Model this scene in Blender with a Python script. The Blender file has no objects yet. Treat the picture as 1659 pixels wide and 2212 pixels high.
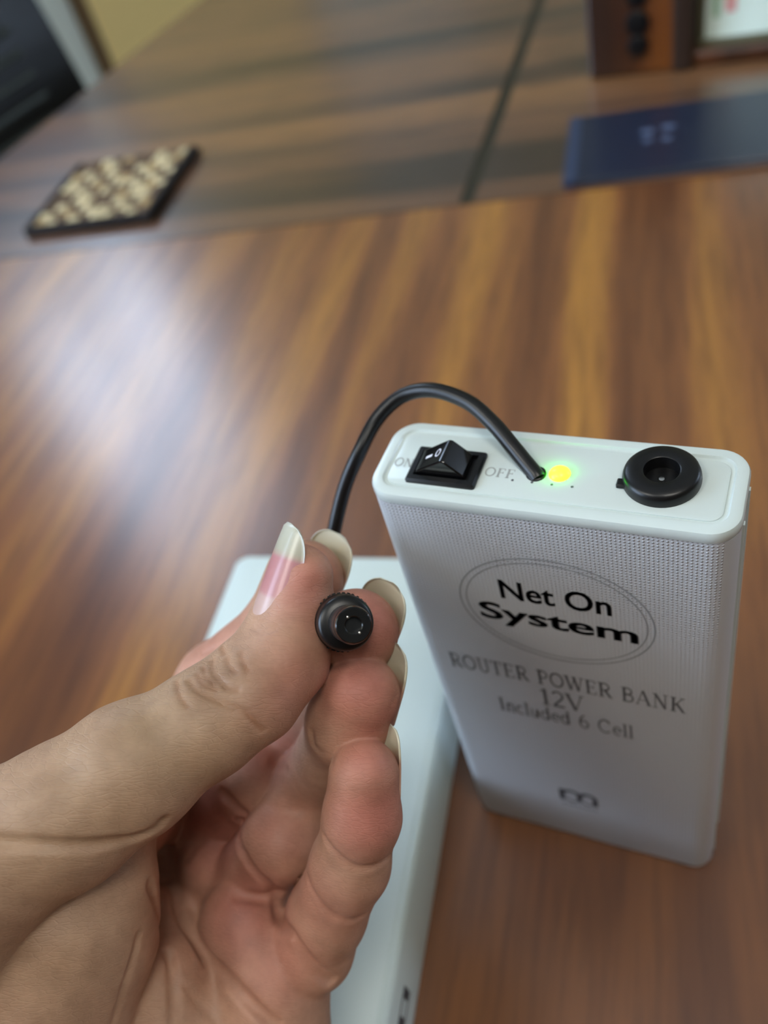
import bpy, math, random
import numpy as np
from mathutils import Vector, Matrix
random.seed(7)
MM = 0.001

# ------------------------------------------------------------------ camera
F = 1893.14                                   # focal length in pixels of the 1659x2212 frame
RC = np.array([[0.904895, 0.358918, -0.228786], [0.122071, -0.733778, -0.668332], [-0.407755, 0.576843, -0.707806]])
CAM = np.array([67.03, -91.09, 238.65])       # mm; table top is z = 0
scene = bpy.context.scene
cam_data = bpy.data.cameras.new('camera')
cam = bpy.data.objects.new('camera', cam_data)
scene.collection.objects.link(cam)
cam_data.sensor_fit = 'HORIZONTAL'
cam_data.sensor_width = 36.0
cam_data.lens = F * 36.0 / 1659.0
cam_data.clip_start = 0.005
cam_data.clip_end = 50
cam_data.dof.use_dof = True
cam_data.dof.focus_distance = 0.136
cam_data.dof.aperture_fstop = cam_data.lens / 2.5
M = Matrix.Identity(4)
for i in range(3):
    M[i][0] = RC[0][i]; M[i][1] = -RC[1][i]; M[i][2] = -RC[2][i]; M[i][3] = CAM[i] * MM
cam.matrix_world = M
scene.camera = cam

# ------------------------------------------------------------------ world, exposure
scene.view_settings.view_transform = 'Standard'
scene.view_settings.look = 'None'
scene.view_settings.gamma = 1.0
scene.view_settings.use_curve_mapping = False
scene.view_settings.exposure = 0.0
world = bpy.data.worlds.new('overcast_sky'); scene.world = world
world.use_nodes = True
wn = world.node_tree.nodes['Background']
wn.inputs[0].default_value = (0.60, 0.76, 1.0, 1)
wn.inputs[1].default_value = 11.5
LAMP_STRENGTH = 13.0
WIN = [(850, 1380, 620, 1580), (-1450, -250, 150, 1300)]       # windows in the left wall: y0,y1,z0,z1 in mm
WX = -1300

def portal(y0, y1, z0, z1, right=False):
    l = bpy.data.lights.new('window_daylight', 'AREA'); l.shape = 'RECTANGLE'
    l.size = (y1 - y0) * MM; l.size_y = (z1 - z0) * MM; l.cycles.is_portal = True
    o = bpy.data.objects.new('window_daylight', l); scene.collection.objects.link(o)
    q = -1 if right else 1                    # an area light shines along its -z
    o.matrix_world = Matrix(((0, 0, -q, (2660 if right else WX - 60) * MM), (q, 0, 0, (y0 + y1) / 2 * MM), (0, -1, 0, (z0 + z1) / 2 * MM), (0, 0, 0, 1)))
for w in WIN: portal(*w)
FILL_WINR = [(1700, 2700, 250, 1350)]                  # unseen window in the right wall, added to light the far door and chair
portal(*FILL_WINR[0], right=True)

# ------------------------------------------------------------------ helpers
def cam2world(P):
    return np.asarray(P) @ RC + CAM
def px(x, y, z):
    """camera-space point in mm seen at pixel x,y at depth z"""
    return np.array([(x - 829.5) / F * z, (y - 1106.0) / F * z, z])

def mesh_obj(name, verts, faces, mat=None, parent=None, smooth=True, origin=(0, 0, 0), auto=None):
    me = bpy.data.meshes.new(name)
    v = (np.asarray(verts, float) - np.asarray(origin, float)) * MM
    me.from_pydata(v.tolist(), [], [list(f) for f in faces])
    me.validate()
    if smooth:
        me.polygons.foreach_set('use_smooth', [True] * len(me.polygons))
        me.set_sharp_from_angle(angle=math.radians(auto if auto is not None else 35))
    me.update()
    if mat: me.materials.append(mat)
    o = bpy.data.objects.new(name, me); scene.collection.objects.link(o)
    if parent is not None:
        o.parent = parent
    else:
        o.location = [c * MM for c in origin]
    return o
ORG = {}
def thing(name, label, cat, loc, group=None):
    o = bpy.data.objects.new(name, None); o.empty_display_size = 0.01
    scene.collection.objects.link(o)
    o.location = [c * MM for c in loc]
    o['label'] = label; o['category'] = cat
    if group: o['group'] = group
    ORG[o.name] = tuple(loc)
    return o
def org_of(o):
    while o.parent is not None: o = o.parent
    return ORG.get(o.name, (0, 0, 0))
def part(name, vf, mat, parent, smooth=True, auto=None, label=None):
    o = mesh_obj(name, vf[0], vf[1], mat, parent, smooth, org_of(parent), auto)
    if label: o['label'] = label
    return o
def structure(name, vf, mat, smooth=False):
    o = mesh_obj(name, vf[0], vf[1], mat, None, smooth)
    o['kind'] = 'structure'
    return o
def join(*vfs):
    V, Fa, n = [], [], 0
    for v, f in vfs:
        V += [tuple(p) for p in v]; Fa += [tuple(i + n for i in q) for q in f]; n += len(v)
    return V, Fa
def box(x0, x1, y0, y1, z0, z1, b=0.0):
    if b <= 0:
        v = [(x, y, z) for z in (z0, z1) for y in (y0, y1) for x in (x0, x1)]
        return v, [(0, 2, 3, 1), (4, 5, 7, 6), (0, 1, 5, 4), (2, 6, 7, 3), (0, 4, 6, 2), (1, 3, 7, 5)]
    return loft([(x0, x1, y0, y1, b, b, z0), (x0, x1, y0, y1, b, 0, z0 + b), (x0, x1, y0, y1, b, 0, z1 - b), (x0, x1, y0, y1, b, b, z1)], n=3)
def rrect(x0, x1, y0, y1, r, n=6):
    r = max(r, 1e-3); out = []
    for cx, cy, a0 in ((x1 - r, y0 + r, -90), (x1 - r, y1 - r, 0), (x0 + r, y1 - r, 90), (x0 + r, y0 + r, 180)):
        for i in range(n + 1):
            a = math.radians(a0 + 90 * i / n)
            out.append((cx + r * math.cos(a), cy + r * math.sin(a)))
    return out
def loft(rings, n=6, cap0=True, cap1=True):
    """rings: (x0,x1,y0,y1,radius,inset,z) -> stacked rounded rectangles"""
    V, Fa = [], []
    for (x0, x1, y0, y1, r, ins, z) in rings:
        V += [(a, b, z) for a, b in rrect(x0 + ins, x1 - ins, y0 + ins, y1 - ins, r - ins if r > ins else 0.05, n)]
    m = 4 * (n + 1)
    for k in range(len(rings) - 1):
        for i in range(m):
            j = (i + 1) % m
            Fa.append((k * m + i, k * m + j, (k + 1) * m + j, (k + 1) * m + i))
    if cap0: Fa.append(tuple(reversed(range(m))))
    if cap1: Fa.append(tuple(range((len(rings) - 1) * m, len(rings) * m)))
    return V, Fa
def rot_z(vf, deg, c=(0, 0)):
    a = math.radians(deg); ca, sa = math.cos(a), math.sin(a)
    return [(c[0] + (x - c[0]) * ca - (y - c[1]) * sa, c[1] + (x - c[0]) * sa + (y - c[1]) * ca, z) for x, y, z in vf[0]], vf[1]
def basis(d):
    d = np.array(d, float); d /= np.linalg.norm(d)
    a = np.array([0, 0, 1.]) if abs(d[2]) < .9 else np.array([1., 0, 0])
    u = np.cross(a, d); u /= np.linalg.norm(u)
    return u, np.cross(d, u), d
def lathe(prof, o, d, n=32, close=False):
    """prof: (r, t) along axis d from o"""
    u, v, w = basis(d); V, Fa = [], []
    for r, t in prof:
        for i in range(n):
            a = 2 * math.pi * i / n
            V.append(tuple(np.array(o) + w * t + (u * math.cos(a) + v * math.sin(a)) * r))
    for k in range(len(prof) - 1):
        for i in range(n):
            j = (i + 1) % n
            Fa.append((k * n + i, k * n + j, (k + 1) * n + j, (k + 1) * n + i))
    Fa.append(tuple(reversed(range(n)))); Fa.append(tuple(range((len(prof) - 1) * n, len(prof) * n)))
    return V, Fa
def catmull(P, m=10):
    P = [np.array(p, float) for p in P]; P = [2 * P[0] - P[1]] + P + [2 * P[-1] - P[-2]]; out = []
    for i in range(1, len(P) - 2):
        for k in range(m):
            t = k / m
            out.append(.5 * ((2 * P[i]) + (-P[i - 1] + P[i + 1]) * t + (2 * P[i - 1] - 5 * P[i] + 4 * P[i + 1] - P[i + 2]) * t * t + (-P[i - 1] + 3 * P[i] - 3 * P[i + 1] + P[i + 2]) * t ** 3))
    out.append(P[-2]); return out
def tube(P, r, n=14):
    V, Fa = [], []; P = [np.array(p, float) for p in P]
    u = None
    for i, p in enumerate(P):
        t = P[min(i + 1, len(P) - 1)] - P[max(i - 1, 0)]; t /= np.linalg.norm(t)
        if u is None: u = basis(t)[0]
        u = u - t * (u @ t); u /= np.linalg.norm(u); w = np.cross(t, u)
        for k in range(n):
            a = 2 * math.pi * k / n; V.append(tuple(p + (u * math.cos(a) + w * math.sin(a)) * r))
    for i in range(len(P) - 1):
        for k in range(n):
            j = (k + 1) % n; Fa.append((i * n + k, i * n + j, (i + 1) * n + j, (i + 1) * n + k))
    Fa.append(tuple(reversed(range(n)))); Fa.append(tuple(range((len(P) - 1) * n, len(P) * n)))
    return V, Fa

# ------------------------------------------------------------------ materials
def lin(c):
    return tuple(((v / 255) / 12.92 if v <= 10 else (((v / 255) + .055) / 1.055) ** 2.4) for v in c) + (1,)
def mat(name, col, rough=.5, metal=0, coat=0, coat_rough=.1, emis=None, es=0, ior=1.45, sss=0, trans=0):
    m = bpy.data.materials.new(name); m.use_nodes = True
    b = m.node_tree.nodes['Principled BSDF']
    b.inputs['Base Color'].default_value = lin(col)
    b.inputs['Roughness'].default_value = rough; b.inputs['Metallic'].default_value = metal
    b.inputs['Coat Weight'].default_value = coat; b.inputs['Coat Roughness'].default_value = coat_rough
    b.inputs['IOR'].default_value = ior
    if emis: b.inputs['Emission Color'].default_value = lin(emis); b.inputs['Emission Strength'].default_value = es
    if sss: b.inputs['Subsurface Weight'].default_value = sss; b.inputs['Subsurface Radius'].default_value = (.001, .0008, .0006); b.inputs['Subsurface Scale'].default_value = 1
    if trans: b.inputs['Transmission Weight'].default_value = trans
    return m
class NT:
    def __init__(s, m): s.t = m.node_tree; s.b = s.t.nodes['Principled BSDF']
    def n(s, ty, **kw):
        o = s.t.nodes.new(ty)
        for k, v in kw.items():
            if k.startswith('i_'):
                o.inputs[int(k[2:]) if k[2:].isdigit() else k[2:].replace('_', ' ')].default_value = v
            else: setattr(o, k, v)
        return o
    def l(s, a, b): s.t.links.new(a, b)
    def math(s, op, a, b=None, c=None):
        o = s.t.nodes.new('ShaderNodeMath'); o.operation = op
        for i, x in enumerate((a, b, c)):
            if x is None: continue
            if isinstance(x, (int, float)): o.inputs[i].default_value = x
            else: s.l(x, o.inputs[i])
        return o.outputs[0]
    def ramp(s, fac, stops, interp='LINEAR'):
        o = s.t.nodes.new('ShaderNodeValToRGB'); o.color_ramp.interpolation = interp
        cr = o.color_ramp
        while len(cr.elements) < len(stops): cr.elements.new(.5)
        for e, (p, c) in zip(cr.elements, stops): e.position = p; e.color = lin(c) if len(c) == 3 and max(c) > 1 else (c[0], c[0], c[0], 1)
        s.l(fac, o.inputs[0]); return o.outputs[0]
    def mix(s, fac, a, b, mode='MIX'):
        o = s.t.nodes.new('ShaderNodeMix'); o.data_type = 'RGBA'; o.blend_type = mode
        for x, k in ((fac, 0), (a, 6), (b, 7)):
            if isinstance(x, (int, float, tuple)): o.inputs[k].default_value = x
            else: s.l(x, o.inputs[k])
        return o.outputs[2]

def wood(name, ang, stops_u, base_a, base_b, gold, dark, rough, tone=1.0, coat=1.0, seed=0, stretch=14, coat_rough=.24, u0=-200., u1=200., shift=0., vfade=None):
    """grain runs along the direction ang+90 deg; stops_u are broad bands across it (u in mm, brightness)"""
    m = mat(name, (120, 80, 50), rough, coat=coat, coat_rough=coat_rough); N = NT(m)
    tc = N.n('ShaderNodeTexCoord')
    mp = N.n('ShaderNodeMapping', vector_type='POINT'); mp.inputs['Rotation'].default_value = (0, 0, math.radians(-ang))
    mp.inputs['Location'].default_value = (shift * MM, 0, seed)
    N.l(tc.outputs['Object'], mp.inputs[0])
    # slow wandering of the grain
    mw = N.n('ShaderNodeMapping'); mw.inputs['Scale'].default_value = (6, 2.2, 1); N.l(mp.outputs[0], mw.inputs[0])
    nw = N.n('ShaderNodeTexNoise', i_Scale=1.0, i_Detail=2.0); N.l(mw.outputs[0], nw.inputs['Vector'])
    sep = N.n('ShaderNodeSeparateXYZ'); N.l(mp.outputs[0], sep.inputs[0])
    off = N.math('MULTIPLY', N.math('SUBTRACT', nw.outputs[0], .5), .022)
    uu = N.math('ADD', sep.outputs[0], off)
    cmb = N.n('ShaderNodeCombineXYZ'); N.l(uu, cmb.inputs[0]); N.l(N.math('MULTIPLY', sep.outputs[1], 1 / stretch), cmb.inputs[1])
    cmb.inputs[2].default_value = seed
    n1 = N.n('ShaderNodeTexNoise', i_Scale=34., i_Detail=2.5, i_Roughness=.5); N.l(cmb.outputs[0], n1.inputs['Vector'])
    n2 = N.n('ShaderNodeTexNoise', i_Scale=260., i_Detail=4.0, i_Roughness=.6); N.l(cmb.outputs[0], n2.inputs['Vector'])
    n3 = N.n('ShaderNodeTexNoise', i_Scale=16., i_Detail=1.0); N.l(cmb.outputs[0], n3.inputs['Vector'])
    # broad bands
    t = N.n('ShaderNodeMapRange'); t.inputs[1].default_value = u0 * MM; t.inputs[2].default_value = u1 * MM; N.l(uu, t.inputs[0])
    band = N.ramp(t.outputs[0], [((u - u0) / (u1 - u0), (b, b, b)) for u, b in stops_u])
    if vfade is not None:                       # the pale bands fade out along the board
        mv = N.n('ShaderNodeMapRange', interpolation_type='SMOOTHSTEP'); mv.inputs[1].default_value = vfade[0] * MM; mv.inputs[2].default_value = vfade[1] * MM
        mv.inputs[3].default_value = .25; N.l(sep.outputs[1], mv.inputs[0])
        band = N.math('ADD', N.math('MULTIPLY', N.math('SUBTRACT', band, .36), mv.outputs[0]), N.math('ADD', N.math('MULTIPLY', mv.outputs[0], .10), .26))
    g = N.math('ADD', N.math('MULTIPLY', n1.outputs[0], .8), N.math('MULTIPLY', n3.outputs[0], .4))
    g = N.math('ADD', N.math('SUBTRACT', g, .60), band)
    gcol = N.ramp(g, [(.12, base_b), (.42, base_a), (.78, gold)])
    fine = N.ramp(n2.outputs[0], [(.36, (0, 0, 0)), (.56, (1, 1, 1))])
    col = N.mix(N.math('MULTIPLY', N.math('SUBTRACT', 1.0, fine), .38), gcol, lin(dark))
    N.l(col, N.b.inputs['Base Color'])
    bp = N.n('ShaderNodeBump', i_Strength=.08, i_Distance=.0003); N.l(n2.outputs[0], bp.inputs['Height']); N.l(bp.outputs[0], N.b.inputs['Normal'])
    return m

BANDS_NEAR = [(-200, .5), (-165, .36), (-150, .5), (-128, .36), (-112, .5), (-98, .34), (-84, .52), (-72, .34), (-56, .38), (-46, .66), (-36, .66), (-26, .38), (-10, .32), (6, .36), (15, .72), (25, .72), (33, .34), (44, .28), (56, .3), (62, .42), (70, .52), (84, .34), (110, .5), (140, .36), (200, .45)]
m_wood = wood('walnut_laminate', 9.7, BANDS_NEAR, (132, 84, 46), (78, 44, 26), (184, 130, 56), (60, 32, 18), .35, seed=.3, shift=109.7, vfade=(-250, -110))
BANDS_FAR = [(340, .2), (352, .5), (364, .5), (370, .2), (392, .1), (402, .12), (410, .4), (430, .5), (440, .2), (456, .45), (480, .6), (490, .25), (512, .2), (524, .55), (560, .6), (572, .25), (610, .2), (624, .5), (680, .6), (700, .3), (760, .5), (800, .3)]
m_wood_far = wood('grey_walnut_laminate', 99.7, [(u, b) for u, b in BANDS_FAR], (116, 84, 62), (64, 50, 42), (146, 106, 70), (50, 42, 34), .3, seed=1.7, u0=340, u1=800, stretch=10, shift=285.6)
m_seam = mat('dark_olive_inlay', (48, 44, 34), .4)
m_edge = mat('dark_table_edge', (50, 34, 24), .5)
m_white = mat('glossy_white_plastic', (204, 216, 213), .28, coat=.3, sss=0)
m_box = mat('satin_white_plastic', (205, 220, 218), .38)
m_black = mat('black_plastic', (10, 11, 13), .38)
m_blackgloss = mat('glossy_black_plastic', (9, 9, 10), .16, coat=.4)
m_rubber = mat('black_rubber', (12, 12, 13), .34)
m_hole = mat('dark_hollow', (2, 2, 2), .9)
m_metal = mat('silver_pin', (200, 200, 198), .25, metal=1)
m_printd = mat('dark_grey_print', (66, 68, 73), .6)
m_printl = mat('pale_grey_print', (160, 166, 164), .6)
m_printm = mat('mid_grey_print', (96, 98, 102), .6)
m_printw = mat('white_print', (215, 215, 225), .5)
m_wall = mat('pale_green_white_paint', (222, 230, 220), .8)
m_wall_cream = mat('cream_paint', (222, 214, 180), .8)
m_wall_brown = mat('brown_wood_panelling', (92, 70, 54), .7)
m_wall_tan = mat('tan_paint', (150, 136, 112), .8)
m_door = mat('yellow_door_laminate', (252, 222, 150), .5)
m_trim = mat('brown_door_trim', (112, 88, 58), .5)
m_ceiling = mat('white_ceiling_paint', (228, 226, 218), .9)
m_floor = mat('beige_floor_tile', (150, 138, 118), .4)
m_lamp = mat('lit_lamp_diffuser', (255, 255, 255), .5, emis=(255, 250, 240), es=LAMP_STRENGTH)
m_frame = mat('white_window_frame', (220, 222, 220), .4)

# textured front of the power bank: fine raised dots
def dotted(name, col, rough):
    m = mat(name, col, rough); N = NT(m)
    tc = N.n('ShaderNodeTexCoord'); sep = N.n('ShaderNodeSeparateXYZ'); N.l(tc.outputs['Object'], sep.inputs[0])
    k = 2 * math.pi / (.74 * MM)
    a = N.math('MULTIPLY', sep.outputs[0], k); b = N.math('MULTIPLY', sep.outputs[2], k)
    s = N.math('ADD', N.math('SINE', a), N.math('SINE', b))
    h = N.math('MAXIMUM', s, .2)
    # only on faces that look to the front or back
    geo = N.n('ShaderNodeNewGeometry'); sn = N.n('ShaderNodeSeparateXYZ'); N.l(geo.outputs['True Normal'], sn.inputs[0])
    f = N.math('GREATER_THAN', N.math('ABSOLUTE', sn.outputs[1]), .8)
    bp = N.n('ShaderNodeBump', i_Distance=.00012, i_Strength=.9); N.l(N.math('MULTIPLY', h, f), bp.inputs['Height'])
    N.l(bp.outputs[0], N.b.inputs['Normal'])
    return m
m_body = dotted('dotted_grey_white_plastic', (196, 200, 204), .42)

# ------------------------------------------------------------------ room shell
ZF, ZC = -750, 1900
X0, X1, Y0, Y1 = WX, 2600, -1900, 3600
def side_wall(x0, x1, wins):
    ys = sorted({Y0, Y1} | {w[0] for w in wins} | {w[1] for w in wins}); zs = sorted({ZF, ZC} | {w[2] for w in wins} | {w[3] for w in wins})
    out = []
    for i in range(len(ys) - 1):
        for j in range(len(zs) - 1):
            cy, cz = (ys[i] + ys[i + 1]) / 2, (zs[j] + zs[j + 1]) / 2
            if any(w[0] < cy < w[1] and w[2] < cz < w[3] for w in wins): continue
            out.append(box(x0, x1, ys[i], ys[i + 1], zs[j], zs[j + 1]))
    return join(*out)
structure('wall_left', side_wall(X0 - 120, X0, WIN), m_wall)
structure('wall_right', side_wall(X1, X1 + 120, FILL_WINR), m_wall_tan)
structure('wall_front', box(X0 - 120, X1 + 120, Y1, Y1 + 120, ZF, ZC), m_wall_cream)
structure('wall_back', box(X0 - 120, X1 + 120, Y0 - 120, Y0, ZF, ZC), m_wall_brown)
structure('floor', box(X0 - 120, X1 + 120, Y0 - 120, Y1 + 120, ZF - 100, ZF), m_floor)
structure('ceiling', box(X0 - 120, X1 + 120, Y0 - 120, Y1 + 120, ZC, ZC + 100), m_ceiling)
def glass_mat():
    m = bpy.data.materials.new('window_glass'); m.use_nodes = True; t = m.node_tree; t.nodes.clear()
    o = t.nodes.new('ShaderNodeOutputMaterial'); mx = t.nodes.new('ShaderNodeMixShader'); tr = t.nodes.new('ShaderNodeBsdfTransparent'); g = t.nodes.new('ShaderNodeBsdfGlossy')
    g.inputs['Roughness'].default_value = .02; mx.inputs[0].default_value = .06
    t.links.new(tr.outputs[0], mx.inputs[1]); t.links.new(g.outputs[0], mx.inputs[2]); t.links.new(mx.outputs[0], o.inputs[0]); return m
m_glass = glass_mat()
for i, (y0, y1, z0, z1) in enumerate(WIN + FILL_WINR):  # the last one is the added fill window
    b = 35; xa = X0 - 90 if i < len(WIN) else X1 + 30
    fr = join(box(xa, xa + 60, y0, y0 + b, z0, z1), box(xa, xa + 60, y1 - b, y1, z0, z1), box(xa, xa + 60, y0 + b, y1 - b, z0, z0 + b),
              box(xa, xa + 60, y0 + b, y1 - b, z1 - b, z1), box(xa + 5, xa + 55, (y0 + y1) / 2 - 15, (y0 + y1) / 2 + 15, z0 + b, z1 - b))
    w = structure('window_%d' % (i + 1), fr, m_frame)
    g = mesh_obj('pane', *box(xa + 28, xa + 32, y0 + b, y1 - b, z0 + b, z1 - b), m_glass, w, False)
# yellow door in the left wall with its brown trim
d = structure('door_1', box(X0 + 2, X0 + 26, 1411, 2250, ZF + 5, 1250), m_door)
mesh_obj('door_handle', *lathe([(8, 0), (8, 30), (12, 34), (12, 45)], (X0 + 26, 2190, 250), (1, 0, 0), 16), m_metal, d)
structure('trim_1', join(box(X0, X0 + 30, 1396, 1410, ZF, 1275), box(X0, X0 + 34, 2251, 2275, ZF, 1275), box(X0, X0 + 30, 1410, 2251, 1251, 1275)), m_trim)
structure('baseboard_left', box(X0, X0 + 12, Y0, 1395, ZF, ZF + 90), m_trim)
# unseen dark hanging, added to darken the table's reflection beside the window glare
m_curt = mat('dark_maroon_cloth', (52, 30, 30), .8)
cur = thing('added_curtain', 'unseen dark maroon cloth on a rod, added to darken the table reflection', 'added_curtain', (X0 + 60, 480, 60))
cv, cf = [], []
for i in range(97):
    yy = 150 + (815 - 150) * i / 96; xx = X0 + 60 + 22 * math.sin(i * .62) + 6 * math.sin(i * 1.7)
    cv += [(xx, yy, 60), (xx, yy, 1690), (xx + 3, yy, 60), (xx + 3, yy, 1690)]
    if i: q = 4 * i; cf += [(q - 4, q, q + 1, q - 3), (q - 2, q - 1, q + 3, q + 2), (q - 4, q - 2, q + 2, q), (q - 3, q + 1, q + 3, q - 1)]
cf += [(0, 1, 3, 2), (384, 386, 387, 385)]
part('cloth', (cv, cf), m_curt, cur, auto=60)
part('rod', tube([(X0 + 60, 100, 1700), (X0 + 60, 700, 1700), (X0 + 60, 1440, 1700)], 11, 12), m_trim, cur)
for yy in (110, 1410): part('bracket', box(X0, X0 + 66, yy - 8, yy + 8, 1690, 1710, 2), m_trim, cur)
# ceiling lamps
for k, (lx, ly) in enumerate([(600, -420), (-850, -900)]):
    t = thing('ceiling_light', ['white square ceiling light panel nearer to the table', 'white square ceiling light panel nearer to the brown back wall'][k], 'light', (lx, ly, ZC))
    part('frame', join(box(lx - 310, lx + 310, ly - 310, ly - 295, ZC - 30, ZC), box(lx - 310, lx + 310, ly + 295, ly + 310, ZC - 30, ZC), box(lx - 310, lx - 295, ly - 295, ly + 295, ZC - 30, ZC), box(lx + 295, lx + 310, ly - 295, ly + 295, ZC - 30, ZC)), m_frame, t, False)
    part('diffuser', box(lx - 294, lx + 294, ly - 294, ly + 294, ZC - 22, ZC - 12), m_lamp, t, False)

# ------------------------------------------------------------------ conference table
A = 10.4
ua = np.array([math.cos(math.radians(A)), math.sin(math.radians(A))]); va = np.array([-ua[1], ua[0]])
J = np.array([-156., 319.])                    # a point of the joint line
def prism(poly, z0, z1):
    n = len(poly); V = [(x, y, z0) for x, y in poly] + [(x, y, z1) for x, y in poly]
    return V, [tuple(reversed(range(n))), tuple(range(n, 2 * n))] + [(i, (i + 1) % n, n + (i + 1) % n, n + i) for i in range(n)]
def on_joint(x): return tuple(J + ua * ((x - J[0]) / ua[0]))
table = thing('conference_table', 'large walnut laminate conference table under everything, near panel red-brown and far panels greyish', 'table', (60, 300, ZF))
LX, RX = -541, 760
jl, jr = on_joint(LX), on_joint(RX)
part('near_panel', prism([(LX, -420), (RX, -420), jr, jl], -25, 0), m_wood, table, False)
far_y = 1150
s0 = np.array([-113., 353.]); s1 = np.array([-145., 622.]); sd = (s1 - s0) / np.linalg.norm(s1 - s0); sn = np.array([sd[1], -sd[0]])
def seam_pt(o, y): p = s0 + sn * o; return tuple(p + sd * ((y - p[1]) / sd[1]))
def seam_joint(o):
    p = s0 + sn * o; q = J + va * 1.2; t = np.linalg.solve(np.array([sd, -ua]).T, q - p); return tuple(p + sd * t[0])
jl2, jr2 = (LX, jl[1] + 1.2), (RX, jr[1] + 1.2)
part('far_panel', prism([jl2, seam_joint(-4.2), seam_pt(-4.2, far_y), (LX + 30, far_y)], -25, 0), m_wood_far, table, False, label='greyish walnut panel left of the olive inlay strip')
part('far_panel', prism([seam_joint(4.2), jr2, (RX, far_y), seam_pt(4.2, far_y)], -25, 0), m_wood_far, table, False, label='greyish walnut panel right of the olive inlay strip')
part('inlay_strip', prism([seam_joint(-4.0), seam_joint(4.0), seam_pt(4.0, far_y), seam_pt(-4.0, far_y)], -25, -.5), m_seam, table, False, label='dark olive inlay strip')
part('modesty_board', prism([(LX + 120, 60), (RX - 120, 60), (RX - 120, 82), (LX + 120, 82)], ZF + 60, -25), m_edge, table, False)
for (lx, ly) in ((LX + 80, -340), (RX - 80, -340), (LX + 90, far_y - 90), (RX - 80, far_y - 90)):
    part('leg', box(lx - 32, lx + 32, ly - 32, ly + 32, ZF, -25, 3), m_edge, table, False)

# ------------------------------------------------------------------ white flat box under the hand
T = 9.7
wb = thing('white_box', 'flat white plastic box with rounded corners lying on the table under the hand', 'box', (-55, -10, 0))
def rb(vf): return rot_z(vf, T)
bu0, bu1, bv0, bv1, bh = -90.3, -8.2, -104, 71.5, 25.3
part('body', rb(loft([(bu0, bu1, bv0, bv1, 5, 1.2, 0), (bu0, bu1, bv0, bv1, 5, .2, 1), (bu0, bu1, bv0, bv1, 5, 0, 3), (bu0, bu1, bv0, bv1, 5, 0, bh - 1.6), (bu0, bu1, bv0, bv1, 5, .35, bh - .7), (bu0, bu1, bv0, bv1, 5, 1.2, bh - .05)], 8)), m_box, wb)
part('top_panel', rb(loft([(bu0 + 2.2, bu1 - 2.2, bv0 + 2.2, bv1 - 2.2, 3, 0, bh - .3), (bu0 + 2.2, bu1 - 2.2, bv0 + 2.2, bv1 - 2.2, 3, .0, bh + .15), (bu0 + 2.2, bu1 - 2.2, bv0 + 2.2, bv1 - 2.2, 3, .4, bh + .3)], 6)), m_box, wb)
def side_ring(vc, zc, w, h, t, x):
    return join(box(x - .3, x + .12, vc - w / 2, vc + w / 2, zc + h / 2 - t, zc + h / 2), box(x - .3, x + .12, vc - w / 2, vc + w / 2, zc - h / 2, zc - h / 2 + t),
                box(x - .3, x + .12, vc - w / 2, vc - w / 2 + t, zc - h / 2 + t, zc + h / 2 - t), box(x - .3, x + .12, vc + w / 2 - t, vc + w / 2, zc - h / 2 + t, zc + h / 2 - t))
part('port_mark', rb(join(side_ring(-55.5, 13, 8.5, 6, .8, bu1), box(bu1 - .3, bu1 + .12, -59, -57.4, 11, 15), box(bu1 - .3, bu1 + .12, -53.6, -52, 11, 15))), m_printd, wb, False, label='small dark grey rectangular mark')

# ------------------------------------------------------------------ power bank
W, D, H = 62.2, 18.6, 132.0
pb = thing('power_bank', 'upright white router power bank with switch, round socket and lit green lamp', 'power bank', (31, 9, 0))
part('body', loft([(0, W, 0, D, 4.6, 1.4, 0), (0, W, 0, D, 4.6, .4, .5), (0, W, 0, D, 4.6, 0, 1.6), (0, W, 0, D, 4.6, 0, 129.6)], 8), m_body, pb)
part('top_rim', loft([(0, W, 0, D, 4.8, .1, 129.4), (0, W, 0, D, 4.8, -.15, 129.9), (0, W, 0, D, 4.8, -.15, 131.3), (0, W, 0, D, 4.8, .1, 131.8), (0, W, 0, D, 4.8, .6, 132.0),
                      (0, W, 0, D, 4.8, 1.9, 132.0), (0, W, 0, D, 4.8, 2.2, 131.6), (0, W, 0, D, 4.8, 2.6, 131.55)], 8), m_white, pb)
part('top_panel', loft([(2.75, W - 2.75, 2.75, D - 2.75, 2.3, 0, 131.4), (2.75, W - 2.75, 2.75, D - 2.75, 2.3, .05, 131.75), (2.75, W - 2.75, 2.75, D - 2.75, 2.3, .3, 131.85)], 6), m_white, pb)
part('side_rail', join(box(W - .2, W + .35, 5.2, 6.1, 3, 129), box(W - .2, W + .35, 12.6, 13.5, 3, 129)), m_white, pb, False)
ZT = 131.87
# rocker switch
part('switch_frame', join(loft([(6.6, 19.5, 3.3, 12.0, .5, 0, ZT - .1), (6.6, 19.5, 3.3, 12.0, .5, 0, ZT + .45), (6.6, 19.5, 3.3, 12.0, .5, .35, ZT + .85), (6.6, 19.5, 3.3, 12.0, .5, 1.25, ZT + .9), (6.6, 19.5, 3.3, 12.0, .5, 1.4, ZT + .1)], 3)), m_black, pb, auto=30)
rk = [(8.2, .2), (8.3, 1.4), (9.0, 1.75), (13.3, 4.35), (13.8, 4.5), (14.3, 4.25), (17.3, 1.3), (17.4, .2)]
RV = [(x, y, ZT + z) for y in (4.9, 10.5) for x, z in rk]; nr = len(rk)
rocker = part('rocker', (RV, [tuple(range(nr)), tuple(reversed(range(nr, 2 * nr)))] + [(i, i + nr, (i + 1) % nr + nr, (i + 1) % nr) for i in range(nr)]), m_blackgloss, pb, False)
bv = rocker.modifiers.new('bevel', 'BEVEL'); bv.width = .00025; bv.segments = 2; bv.limit_method = 'ANGLE'
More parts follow.
